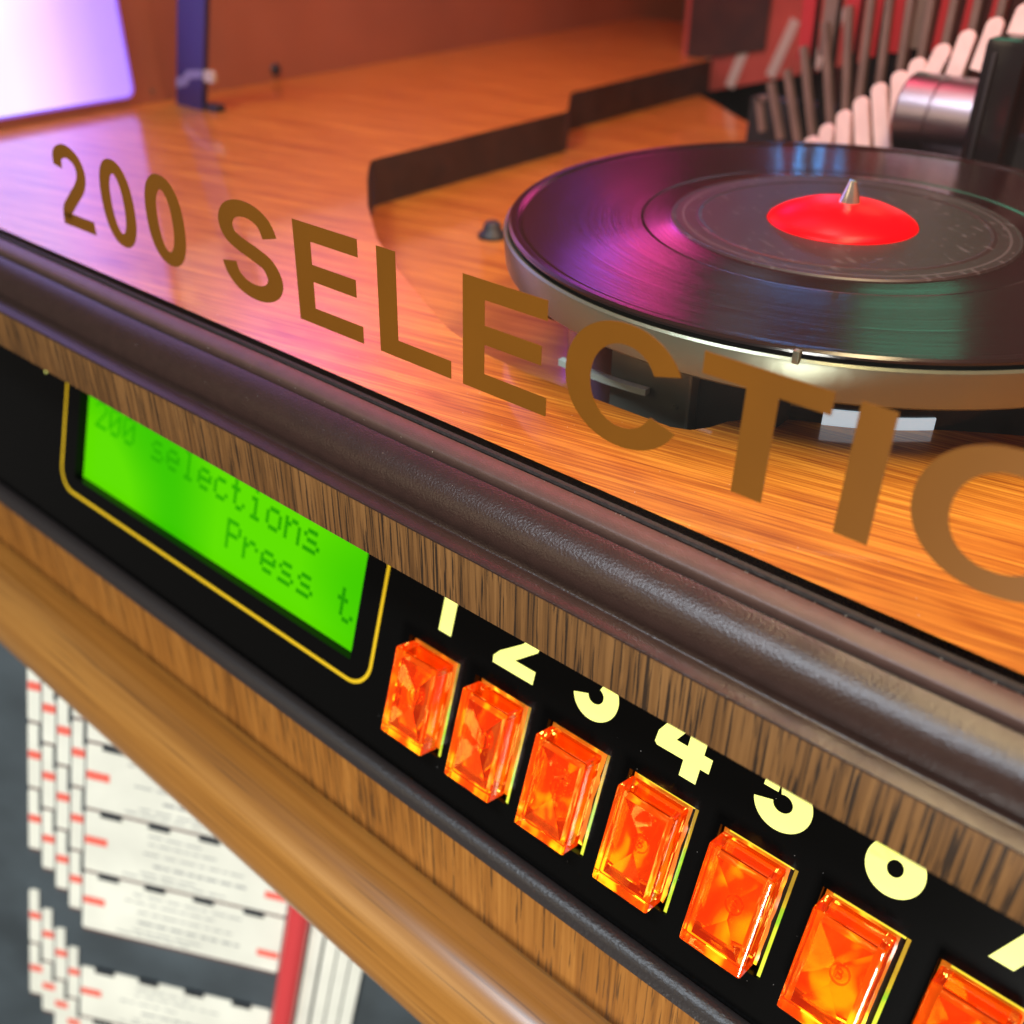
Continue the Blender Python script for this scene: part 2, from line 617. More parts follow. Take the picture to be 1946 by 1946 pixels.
M['lens'] = mat_lens()
M['lamp_plate'] = mat_lamp_plate()
M['bezel'] = mat_bezel()
M['bezel_dim'] = plain('amber_rim_painted_dim', (0.2, 0.1, 0.02), 0.2, emis=(0.4, 0.16, 0.01), estr=0.35)  # duller look of the top rim painted as weak emission
M['bezel_top'] = plain('amber_rim_painted_glow', (0.3, 0.2, 0.02), 0.2, emis=(1.0, 0.80, 0.04), estr=0.9)  # top rim glow from the lamp painted as emission


def mat_screen():
    m, nt, b = node_mat('lcd_backlight')
    L = nt.links.new
    tc = nt.nodes.new('ShaderNodeTexCoord')
    n = nt.nodes.new('ShaderNodeTexNoise')
    n.inputs['Scale'].default_value = 16
    n.inputs['Detail'].default_value = 0.5
    L(tc.outputs['Object'], n.inputs['Vector'])
    r = nt.nodes.new('ShaderNodeValToRGB')
    r.color_ramp.elements[0].position = 0.38
    r.color_ramp.elements[0].color = (0.038, 0.58, 0.0, 1)
    r.color_ramp.elements[1].position = 0.60
    r.color_ramp.elements[1].color = (0.120, 0.76, 0.0, 1)
    L(n.outputs[0], r.inputs[0])
    b.inputs['Base Color'].default_value = (0.004, 0.02, 0.0, 1)
    b.inputs['Specular IOR Level'].default_value = 0.05
    L(r.outputs[0], b.inputs['Emission Color'])
    b.inputs['Emission Strength'].default_value = 0.95
    b.inputs['Roughness'].default_value = 0.3
    return m


def mat_lcd_text():
    m, nt, b = node_mat('lcd_segments')
    L = nt.links.new
    tc = nt.nodes.new('ShaderNodeTexCoord')
    sx = nt.nodes.new('ShaderNodeSeparateXYZ')
    L(tc.outputs['Object'], sx.inputs[0])
    mr = nt.nodes.new('ShaderNodeMapRange')
    mr.inputs[1].default_value = -0.120
    mr.inputs[2].default_value = 0.0
    L(sx.outputs[0], mr.inputs[0])
    r = nt.nodes.new('ShaderNodeValToRGB')
    r.color_ramp.elements[0].color = (0.030, 0.50, 0.0, 1)
    r.color_ramp.elements[1].color = (0.010, 0.31, 0.0, 1)
    L(mr.outputs[0], r.inputs[0])
    b.inputs['Base Color'].default_value = (0.004, 0.02, 0.0, 1)
    b.inputs['Specular IOR Level'].default_value = 0.05
    L(r.outputs[0], b.inputs['Emission Color'])
    b.inputs['Emission Strength'].default_value = 0.95
    return m


M['screen'] = mat_screen()
M['lcd_text'] = mat_lcd_text()


def mat_light_panel():
    """backlit colour panel in the left cabinet wall: white behind the tube, violet towards its edge, pink higher up"""
    m, nt, b = node_mat('lit_colour_panel')
    L = nt.links.new
    tc = nt.nodes.new('ShaderNodeTexCoord')
    sx = nt.nodes.new('ShaderNodeSeparateXYZ')
    L(tc.outputs['Object'], sx.inputs[0])
    mr = nt.nodes.new('ShaderNodeMapRange')
    mr.inputs[1].default_value = 0.080
    mr.inputs[2].default_value = 0.136
    L(sx.outputs[1], mr.inputs[0])
    r = nt.nodes.new('ShaderNodeValToRGB')
    cr = r.color_ramp
    cr.elements[0].position = 0.0
    cr.elements[0].color = (0.27, 0.29, 1.0, 1)
    cr.elements[1].position = 1.0
    cr.elements[1].color = (0.085, 0.048, 0.45, 1)
    for p_, c_ in ((0.3, (0.27, 0.20, 0.95, 1)), (0.52, (0.18, 0.12, 0.75, 1)), (0.76, (0.105, 0.068, 0.52, 1))):
        e = cr.elements.new(p_)
        e.color = c_
    L(mr.outputs[0], r.inputs[0])
    mz = nt.nodes.new('ShaderNodeMapRange')
    mz.inputs[1].default_value = 0.06
    mz.inputs[2].default_value = 0.26
    L(sx.outputs[2], mz.inputs[0])
    mx = nt.nodes.new('ShaderNodeMix')
    mx.data_type = 'RGBA'
    L(mz.outputs[0], mx.inputs[0])
    L(r.outputs[0], mx.inputs[6])
    mx.inputs[7].default_value = (0.10, 0.03, 0.28, 1)
    L(mx.outputs[2], b.inputs['Emission Color'])
    b.inputs['Emission Strength'].default_value = 2.9
    b.inputs['Base Color'].default_value = (0.5, 0.5, 0.6, 1)
    b.inputs['Roughness'].default_value = 0.3
    return m


M['light_panel'] = mat_light_panel()


def mat_pink_fill():
    m, nt, b = node_mat('pink_fill_glow')
    L = nt.links.new
    tc = nt.nodes.new('ShaderNodeTexCoord')
    sx = nt.nodes.new('ShaderNodeSeparateXYZ')
    L(tc.outputs['Object'], sx.inputs[0])
    mr = nt.nodes.new('ShaderNodeMapRange')
    mr.inputs[1].default_value = 0.142
    mr.inputs[2].default_value = 0.38
    L(sx.outputs[1], mr.inputs[0])
    r = nt.nodes.new('ShaderNodeValToRGB')
    cr = r.color_ramp
    cr.elements[0].position = 0.0
    cr.elements[0].color = (0.03, 0.01, 0.05, 1)
    cr.elements[1].position = 1.0
    cr.elements[1].color = (0.01, 0.004, 0.003, 1)
    for p_, c_ in ((0.18, (0.34, 0.05, 0.50, 1)), (0.38, (0.55, 0.05, 0.30, 1)), (0.60, (0.45, 0.05, 0.10, 1)), (0.82, (0.16, 0.03, 0.03, 1))):
        e = cr.elements.new(p_)
        e.color = c_
    L(mr.outputs[0], r.inputs[0])
    mz = nt.nodes.new('ShaderNodeMapRange')
    mz.inputs[1].default_value = 0.062
    mz.inputs[2].default_value = 0.15
    mz.inputs[3].default_value = 0.0
    mz.inputs[4].default_value = 4.2
    L(sx.outputs[2], mz.inputs[0])
    L(r.outputs[0], b.inputs['Emission Color'])
    L(mz.outputs[0], b.inputs['Emission Strength'])
    return m


TC = (79.67, 118.97)       # turntable axis


def radial(nt):
    """distance from the turntable axis, in mm"""
    L = nt.links.new
    tc = nt.nodes.new('ShaderNodeTexCoord')
    mp = nt.nodes.new('ShaderNodeMapping')
    mp.inputs['Location'].default_value = (-TC[0], -TC[1], 0)
    mp.inputs['Scale'].default_value = (1000, 1000, 0)
    L(tc.outputs['Object'], mp.inputs['Vector'])
    ln = nt.nodes.new('ShaderNodeVectorMath')
    ln.operation = 'LENGTH'
    L(mp.outputs[0], ln.inputs[0])
    return ln.outputs['Value'], mp.outputs[0]


def mat_vinyl():
    m, nt, b = node_mat('vinyl')
    L = nt.links.new
    r, _ = radial(nt)
    n = nt.nodes.new('ShaderNodeTexNoise')
    n.noise_dimensions = '1D'
    n.inputs['Scale'].default_value = 2.2
    n.inputs['Detail'].default_value = 4
    n.inputs['Roughness'].default_value = 0.75
    L(r, n.inputs['W'])
    bp = nt.nodes.new('ShaderNodeBump')
    bp.inputs['Strength'].default_value = 0.22
    bp.inputs['Distance'].default_value = 0.0001
    L(n.outputs[0], bp.inputs['Height'])
    L(bp.outputs[0], b.inputs['Normal'])
    b.inputs['Base Color'].default_value = (0.014, 0.006, 0.006, 1)
    b.inputs['Roughness'].default_value = 0.14
    b.inputs['Specular IOR Level'].default_value = 0.5
    mr = nt.nodes.new('ShaderNodeMapRange')
    mr.inputs[1].default_value = 0.35
    mr.inputs[2].default_value = 0.65
    mr.inputs[3].default_value = 0.06
    mr.inputs[4].default_value = 0.24
    L(n.outputs[0], mr.inputs[0])
    L(mr.outputs[0], b.inputs['Roughness'])
    return m


def mat_label():
    m, nt, b = node_mat('record_label_paper')
    L = nt.links.new
    r, vec = radial(nt)
    base = (0.020, 0.011, 0.011, 1)
    ink = (0.050, 0.038, 0.040, 1)
    # printed rings
    sub = nt.nodes.new('ShaderNodeMath')
    sub.operation = 'SUBTRACT'
    sub.inputs[1].default_value = 41.2
    L(r, sub.inputs[0])
    ab = nt.nodes.new('ShaderNodeMath')
    ab.operation = 'ABSOLUTE'
    L(sub.outputs[0], ab.inputs[0])
    lt = nt.nodes.new('ShaderNodeMath')
    lt.operation = 'LESS_THAN'
    lt.inputs[1].default_value = 0.35
    L(ab.outputs[0], lt.inputs[0])
    # rows of worn silver print
    mp = nt.nodes.new('ShaderNodeMapping')
    mp.inputs['Rotation'].default_value = (0, 0, math.radians(34))
    L(vec, mp.inputs['Vector'])
    sx = nt.nodes.new('ShaderNodeSeparateXYZ')
    L(mp.outputs[0], sx.inputs[0])
    rows = nt.nodes.new('ShaderNodeMath')
    rows.operation = 'PINGPONG'
    rows.inputs[1].default_value = 1.7
    L(sx.outputs[1], rows.inputs[0])
    rl = nt.nodes.new('ShaderNodeMath')
    rl.operation = 'LESS_THAN'
    rl.inputs[1].default_value = 0.62
    L(rows.outputs[0], rl.inputs[0])
    mp2 = nt.nodes.new('ShaderNodeMapping')
    mp2.inputs['Scale'].default_value = (0.20, 0.30, 0.3)
    L(mp.outputs[0], mp2.inputs['Vector'])
    n = nt.nodes.new('ShaderNodeTexNoise')
    n.inputs['Scale'].default_value = 1
    n.inputs['Detail'].default_value = 4
    L(mp2.outputs[0], n.inputs['Vector'])
    gt = nt.nodes.new('ShaderNodeMath')
    gt.operation = 'GREATER_THAN'
    gt.inputs[1].default_value = 0.55
    L(n.outputs[0], gt.inputs[0])
    big = nt.nodes.new('ShaderNodeTexNoise')
    big.inputs['Scale'].default_value = 0.085
    L(mp.outputs[0], big.inputs['Vector'])
    gt2 = nt.nodes.new('ShaderNodeMath')
    gt2.operation = 'GREATER_THAN'
    gt2.inputs[1].default_value = 0.49
    L(big.outputs[0], gt2.inputs[0])
    m1 = nt.nodes.new('ShaderNodeMath')
    m1.operation = 'MULTIPLY'
    L(rl.outputs[0], m1.inputs[0])
    L(gt.outputs[0], m1.inputs[1])
    m2 = nt.nodes.new('ShaderNodeMath')
    m2.operation = 'MULTIPLY'
    L(m1.outputs[0], m2.inputs[0])
    L(gt2.outputs[0], m2.inputs[1])
    mxx = nt.nodes.new('ShaderNodeMath')
    mxx.operation = 'MAXIMUM'
    L(m2.outputs[0], mxx.inputs[0])
    L(lt.outputs[0], mxx.inputs[1])
    mix = nt.nodes.new('ShaderNodeMix')
    mix.data_type = 'RGBA'
    L(mxx.outputs[0], mix.inputs[0])
    mix.inputs[6].default_value = base
    mix.inputs[7].default_value = ink
    L(mix.outputs[2], b.inputs['Base Color'])
    b.inputs['Roughness'].default_value = 0.42
    return m


M['vinyl'] = mat_vinyl()
M['label'] = mat_label()

# ------------------------------------------------------------------ the jukebox
XL, XR = -420.0, 330.0
JB = thing('jukebox', 'wood and brown plastic jukebox with a glass front, green display and orange push buttons', 'jukebox', (0, 100, -420))

# --- deck with the recess for the turntable
ZU, ZL = -12.0, -30.5
recess = [(330, 172), (230, 128), (160, 88), (137.1, 73.9), (130.5, 69.4), (117.6, 60.8), (103.3, 51.7), (98.0, 47.5), (94.6, 42.5), (93.0, 37.5), (90.6, 33.8), (86.5, 32.1), (65.4, 32.0), (45.3, 32.1), (30, 33.6), (12, 39.2), (-8.6, 49.9), (-31.1, 61.9), (-55.8, 76.6),
          (-84.7, 98.9), (-108.4, 120.0), (-121, 132.0), (-129, 140.6), (-130.2, 143.5), (-128.6, 265), (-130, 268.5), (-153.5, 300), (-155, 304), (-155, 420), (-155, 560)]
outer = [(-292, 560), (-292, 1.2), (330, 1.2)]
poly = recess + outer
tri = tessellate_polygon([[Vector((x, y, 0)) for x, y in poly]])
mk('deck', [(x, y, ZU) for x, y in poly], [tuple(t) for t in tri], M['deck'], JB)
V, F = [], []
for x, y in recess:
    V += [(x, y, ZU - 0.02), (x, y, ZL)]
for i in range(len(recess) - 1):
    F.append((2 * i, 2 * i + 2, 2 * i + 3, 2 * i + 1))
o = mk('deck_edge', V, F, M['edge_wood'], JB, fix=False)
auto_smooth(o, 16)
floor_poly = [(-160, 30), (66, 30), (66, 60), (20, 140), (-10, 260), (-30, 340), (-49, 353.6), (-84.4, 374), (-106.6, 390), (-133.8, 412), (-150, 424), (-160, 430)]
tri = tessellate_polygon([[Vector((x, y, 0)) for x, y in floor_poly]])
mk('lower_deck', [(x, y, ZL) for x, y in floor_poly], [tuple(t) for t in tri], M['deck'], JB)
mk('machine_bay', [(-160, 20, -95), (340, 20, -95), (340, 600, -95), (-160, 600, -95), (-160, 20, ZL - .4), (340, 20, ZL - .4), (340, 600, ZL - .4), (-160, 600, ZL - .4)],
   [(0, 1, 2, 3), (0, 1, 5, 4), (1, 2, 6, 5), (3, 0, 4, 7)], M['void'], JB)

# --- cabinet walls behind the glass
wl = box('side_wall', (-310, 1.5, -60), (-292.2, 620, 420), M['wall'], JB)
rp = []
for cx_, cz_, a0 in ((-7.2, -7.2, 0),):
    pass


def yz_plate(name, pts, x0, x1, mat, parent):
    return plate(name, poly2d(pts), lambda y, z, n: (n, y, z), x0, x1, mat, parent)


def rrect(x0, y0, x1, y1, r, n=6):
    out = []
    for cx, cy, a0 in ((x1 - r, y0 + r, -90), (x1 - r, y1 - r, 0), (x0 + r, y1 - r, 90), (x0 + r, y0 + r, 180)):
        for i in range(n + 1):
            a = math.radians(a0 + 90 * i / n)
            out.append((cx + r * math.cos(a), cy + r * math.sin(a)))
    return out


yz_plate('light_panel', rrect(8, -6.8, 134, 330, 3.5), -292, -290.4, M['light_panel'], wl)
yz_plate('pink_fill_panel', rrect(142, 62, 380, 330, 3.5), -292, -290.6, mat_pink_fill(), wl)  # unseen panel added for soft pink reflections on deck and moulding
V2, F2 = pen(rrect(7.4, -7.4, 134.6, 330.6, 4.0), 0.6, 0.6, closed=True)
plate('panel_rim', (V2, F2), lambda y, z, n: (n, y, z), -292, -289.9, plain('violet_rim', (0.3, 0.2, 0.7), 0.2, emis=(0.25, 0.12, 1.0), estr=0.7), wl)
lathe('wall_screw', [(0, 1.4), (2.4, 1.2), (3.2, 0.2), (3.4, 0)], (-292, 221, -6.5), M['rubber'], wl, n=20, axis='X')
lathe('wall_screw', [(0, 0.8), (0.7, 0.7), (0.9, 0)], (-292, 146, -7.0), M['steel'], wl, n=14, axis='X')
box('back_wall', (-292, 620, -95), (340, 640, 420), plain('back_panel', (0.09, 0.04, 0.03), 0.6, vary=0.2, vscale=8), JB)
box('right_wall', (330.5, 1.5, -95), (345, 620, 420), M['wall'], JB)
box('cabinet_top', (-310, -10, 420.5), (345, 640, 440), M['wall'], JB)

# --- glass window with its gold lettering
TH = 0.0267954
ct, st = math.cos(TH), math.sin(TH)


def G(x, v, n):      # point on the glass: along, up, out towards the viewer
    return (x, v * st - n * ct, v * ct + n * st)


glass = plate('glass_window', rect2d(XL, -15.5, XR, 420), G, -3.0, 0.0, M['glass'], JB)
CAP = 23.6
A, B = 2.9, 2.0


def stem(x0, w=5.95):
    return rect2d(x0, 0, x0 + w, CAP)


def letter_E(x):
    return poly2d([(x, 0), (x + 22.2, 0), (x + 22.2, 4.0), (x + 5.9, 4.0), (x + 5.9, 10.3), (x + 20.6, 10.3), (x + 20.6, 14.35), (x + 5.9, 14.35), (x + 5.9, 19.6), (x + 21.7, 19.6), (x + 21.7, CAP), (x, CAP)])


letters = [
    join2d(pen(catmull([(-103.0, 17.0), (-101.9, 20.4), (-97.2, 22.0), (-92.2, 20.4), (-90.6, 17.0), (-92.3, 13.2), (-97.8, 8.6), (-102.0, 5.0), (-103.3, 2.2)], 8), 2.35, 1.85),
           poly2d([(-105.8, 0.2), (-88.2, 0.2), (-88.2, 4.0), (-101.6, 4.0), (-105.4, 3.4)])),
    pen(arc(-73.1, 12.05, 5.65, 9.95, 0, 360, 56, 2.25)[:-1], 2.5, 1.9, True),
    pen(arc(-50.5, 12.05, 6.05, 9.95, 0, 360, 56, 2.25)[:-1], 2.6, 1.9, True),
    pen(catmull([(-6.4, 16.9), (-8.2, 19.9), (-12.0, 21.7), (-16.9, 22.0), (-21.4, 20.6), (-23.4, 17.7), (-22.2, 14.9), (-18.6, 13.3), (-13.0, 11.9), (-8.0, 10.2), (-5.8, 7.0), (-7.0, 4.2), (-10.6, 2.5), (-15.2, 2.2), (-19.6, 3.3), (-22.6, 5.6), (-23.6, 8.0)], 8), 2.85, 1.95),
    letter_E(2.7),
    poly2d([(30.4, 0), (52.0, 0), (52.0, 4.0), (36.2, 4.0), (36.2, CAP), (30.4, CAP)]),
    letter_E(55.4),
    pen(arc(95.0, 12.0, 10.2, 10.0, 27, 333, 60, 2.1), 2.9, 2.0),
    poly2d([(110.7, CAP), (110.7, 19.6), (119.2, 19.6), (119.2, 0), (125.1, 0), (125.1, 19.6), (134.1, 19.6), (134.1, CAP)]),
    rect2d(138.3, 0, 144.2, CAP),
    pen(arc(162.6, 11.9, 10.7, 10.0, 0, 360, 60, 2.1)[:-1], 2.9, 2.0, True),
    poly2d([(180.5, 0), (186.2, 0), (186.2, 14.5), (196.6, 0), (202.6, 0), (202.6, CAP), (196.9, CAP), (196.9, 9.2), (186.6, CAP), (180.5, CAP)]),
    pen([(x + 233.6, y) for x, y in catmull([(-6.4, 16.9), (-8.2, 19.9), (-12.0, 21.7), (-16.9, 22.0), (-21.4, 20.6), (-23.4, 17.7), (-22.2, 14.9), (-18.6, 13.3), (-13.0, 11.9), (-8.0, 10.2), (-5.8, 7.0), (-7.0, 4.2), (-10.6, 2.5), (-15.2, 2.2), (-19.6, 3.3), (-22.6, 5.6), (-23.6, 8.0)], 8)], 2.85, 1.95),
]
for s in letters:
    plate('letter', s, G, 0.03, 0.12, M['gold'], glass)

# --- mouldings and rails of the front, top to bottom
prism_x('glass_seal', [(0.4, -13.2), (-0.6, -13.25), (-0.95, -13.7), (-0.95, -15.6), (4, -17), (4, -15.9), (0.4, -15.6)], XL, XR, M['seal'], JB, seg=90, wob=0.10)
prism_x('seal_strip', [(-1.05, -13.95), (-1.5, -13.75), (-5.2, -14.75), (-5.75, -15.2), (-5.85, -17.2), (-1.05, -17.2)], XL, XR, M['mould_lit'], JB, ang=60, seg=90, wob=0.13)
prism_x('groove_backing', [(-5.0, -16.6), (-7.2, -17.2), (-7.2, -24), (4, -24), (4, -17.3), (-1, -17.3)], XL, XR, M['seal'], JB)
mprof = [(-6.6, -17.6), (-6.45, -16.6), (-6.8, -16.25), (-7.6, -16.45), (-9.2, -17.0), (-10.8, -17.85), (-12.2, -19.0), (-13.2, -20.3), (-13.95, -21.9), (-14.4, -23.6), (-14.6, -25.3),
         (-14.9, -25.55), (-15.4, -25.6), (-18.5, -25.75), (-18.9, -25.95), (-18.85, -26.4), (-6.6, -26.4)]
prism_x('front_moulding', mprof, XL, XR, M['mould'], JB, seg=90, ang=50, wob=0.17)
prism_x('upper_rail', [(-18.75, -26.3), (-18.8, -39.2), (-18.4, -39.6), (26, -39.6), (26, -26.3)], XL, XR, M['rail'], JB, ang=50)

# --- control panel
TP = 0.3085343
cp, sp = math.cos(TP), math.sin(TP)


def P(x, v, n=0.0):     # point on the control panel: along, up, out
    return (x, -14 + v * sp - n * cp, -113.3 + v * cp + n * sp)


NB = 7
PITCH = 23.1
holes = [(-128.0, 21.6, 17.1, 63.0)]
for k in range(NB):
    holes.append((36.4 + PITCH * k, 11.0, 54.2 + PITCH * k, 38.8))
xs = sorted({XL, XR} | {h[0] for h in holes} | {h[2] for h in holes})
vs = sorted({-1.0, 78.0} | {h[1] for h in holes} | {h[3] for h in holes})


def in_hole(x, v):
    return any(h[0] < x < h[2] and h[1] < v < h[3] for h in holes)


V, F, idx = [], [], {}


def pv(i, j, n):
    key = (i, j, n)
    if key not in idx:
        idx[key] = len(V)
        V.append(P(xs[i], vs[j], n))
    return idx[key]


for i in range(len(xs) - 1):
    for j in range(len(vs) - 1):
        if in_hole((xs[i] + xs[i + 1]) / 2, (vs[j] + vs[j + 1]) / 2):
            continue
        F.append((pv(i, j, 0), pv(i + 1, j, 0), pv(i + 1, j + 1, 0), pv(i, j + 1, 0)))
        for (di, dj, a, b_) in ((-1, 0, (i, j), (i, j + 1)), (1, 0, (i + 1, j), (i + 1, j + 1)), (0, -1, (i, j), (i + 1, j)), (0, 1, (i, j + 1), (i + 1, j + 1))):
            ii, jj = i + di, j + dj
            if 0 <= ii < len(xs) - 1 and 0 <= jj < len(vs) - 1 and in_hole((xs[ii] + xs[ii + 1]) / 2, (vs[jj] + vs[jj + 1]) / 2):
                F.append((pv(*a, 0), pv(*b_, 0), pv(*b_, -3.2), pv(*a, -3.2)))
panel = mk('control_panel', V, F, M['black'], JB)

# yellow outline round the display
path = [(25.1, 70)] + [(25.1, 23.6 + (40 - i) * 0.9) for i in range(41)] + arc(17.1, 23.7, 8, 8, 0, -90, 12) + [(17 - i * 7, 15.7) for i in range(1, 21)] + arc(-128.9, 23.7, 8, 8, 270, 180, 12) + [(-136.9, 24 + i * 2) for i in range(1, 23)]
plate('display_outline', pen(path, 0.55, 0.55), P, 0.02, 0.07, M['outline'], panel)
# numerals over the buttons
HB = 44.4


def numeral(k):
    c = 47.0 + PITCH * k
    if k == 0:
        return poly2d([(45.3, HB), (49.6, HB), (49.6, HB + 15), (46, HB + 15), (43.4, HB + 12.5), (43.4, HB + 9.5), (45.3, HB + 10.6)])
    if k == 1:
        return poly2d([(63.6, HB), (76.1, HB), (76.1, HB + 3.4), (69.8, HB + 3.4), (75.5, HB + 8.2), (76.2, HB + 11), (74.5, HB + 14), (70, HB + 15.2), (65.6, HB + 13.8), (63.7, HB + 10.6), (67.6, HB + 9.8), (70, HB + 11.8), (72.2, HB + 10.4), (71, HB + 8.4), (65, HB + 3.8), (63.4, HB + 1.8)])
    if k == 2:
        return join2d(pen(arc(93.0, HB + 6.05, 4.05, 4.0, 195, 430, 34), 2.0, 2.05), pen(arc(92.8, HB + 12.2, 3.3, 3.0, -60, 165, 24), 2.0, 1.9))
    if k == 3:
        return poly2d([(116.9, 43.8), (121.0, 43.8), (121.0, 47.6), (123.1, 47.6), (123.1, 51.0), (121.0, 51.0), (121.0, 54.0), (117.0, 54.0), (117.0, 51.0), (114.2, 51.0), (119, 59.4), (114.4, 59.4), (109.7, 51.0), (109.5, 48.2), (110.2, 47.6), (116.9, 47.6)])
    if k == 4:
        return join2d(pen(arc(139.4, HB + 6.0, 4.15, 4.0, 192, 470, 40), 2.05, 2.05), rect2d(134.6, HB + 7.9, 137.8, HB + 15), rect2d(137.8, HB + 12, 144.6, HB + 15))
    if k == 5:
        return join2d(pen(arc(162.6, HB + 6.0, 3.6, 3.9, 0, 360, 44)[:-1], 2.05, 2.1, True), poly2d([(157.1, HB + 6), (161.0, HB + 6.5), (165.5, HB + 15), (160.9, HB + 15), (158.0, HB + 10)]))
    return poly2d([(179.6, HB + 15), (179.6, HB + 11.6), (187.2, HB + 11.6), (181.8, HB), (186.2, HB), (191.6, HB + 12), (191.6, HB + 15)])


for k in range(NB):
    plate('numeral', numeral(k), P, 0.02, 0.07, M['numeral'], panel)
plate('printed_mark', poly2d([(-152, 52.5), (-147.2, 55.2), (-145.6, 58.5), (-152, 60)]), P, 0.02, 0.07, M['numeral'], panel)

# display
scr = plate('display', rect2d(-133, 17, 22, 66), P, -4.6, -3.3, M['screen'], JB)
FONT = {
    '2': ["01110", "10001", "00001", "00010", "00100", "01000", "11111"],
    '0': ["01110", "10001", "10011", "10101", "11001", "10001", "01110"],
    's': ["00000", "00000", "01110", "10000", "01110", "00001", "11110"],
    'e': ["00000", "00000", "01110", "10001", "11111", "10000", "01110"],
    'l': ["01100", "00100", "00100", "00100", "00100", "00100", "01110"],
    'c': ["00000", "00000", "01110", "10000", "10000", "10001", "01110"],
    't': ["01000", "01000", "11100", "01000", "01000", "01001", "00110"],
    'i': ["00100", "00000", "01100", "00100", "00100", "00100", "01110"],
    'o': ["00000", "00000", "01110", "10001", "10001", "10001", "01110"],
    'n': ["00000", "00000", "10110", "11001", "10001", "10001", "10001"],
    'P': ["11110", "10001", "10001", "11110", "10000", "10000", "10000"],
    'r': ["00000", "00000", "10110", "11001", "10000", "10000", "10000"],
}
V, F = [], []
for row, (text, v0) in enumerate((("200 selections  ", 42.3), ("         Press t", 28.6))):
    for col, ch in enumerate(text):
        if ch == ' ':
            continue
        x0 = 9.0 - 8.56 * (15 - col) - 2.5 * 1.42
        for r_, line in enumerate(FONT[ch]):
            for c_, bit in enumerate(line):
                if bit == '1':
                    xa, va = x0 + c_ * 1.42, v0 + (6 - r_) * 1.42
                    k = len(V)
                    d = 1.34
                    V += [P(xa, va, -3.2), P(xa + d, va, -3.2), P(xa + d, va + d, -3.2), P(xa, va + d, -3.2)]
                    F.append((k, k + 1, k + 2, k + 3))
dt = mk('display_text', V, F, M['lcd_text'], scr, fix=False)
dt['kind'] = 'stuff'

# buttons


def frame_mesh(x0, v0, x1, v1, t, n0, n1):
    V, F = [], []
    for n in (n0, n1):
        V += [P(x0, v0, n), P(x1, v0, n), P(x1, v1, n), P(x0, v1, n), P(x0 + t, v0 + t, n), P(x1 - t, v0 + t, n), P(x1 - t, v1 - t, n), P(x0 + t, v1 - t, n)]
    for i in range(4):
        j = (i + 1) % 4
        F += [(i, j, 4 + j, 4 + i), (8 + i, 8 + j, 12 + j, 12 + i), (i, j, 8 + j, 8 + i), (4 + i, 4 + j, 12 + j, 12 + i)]
    return V, F


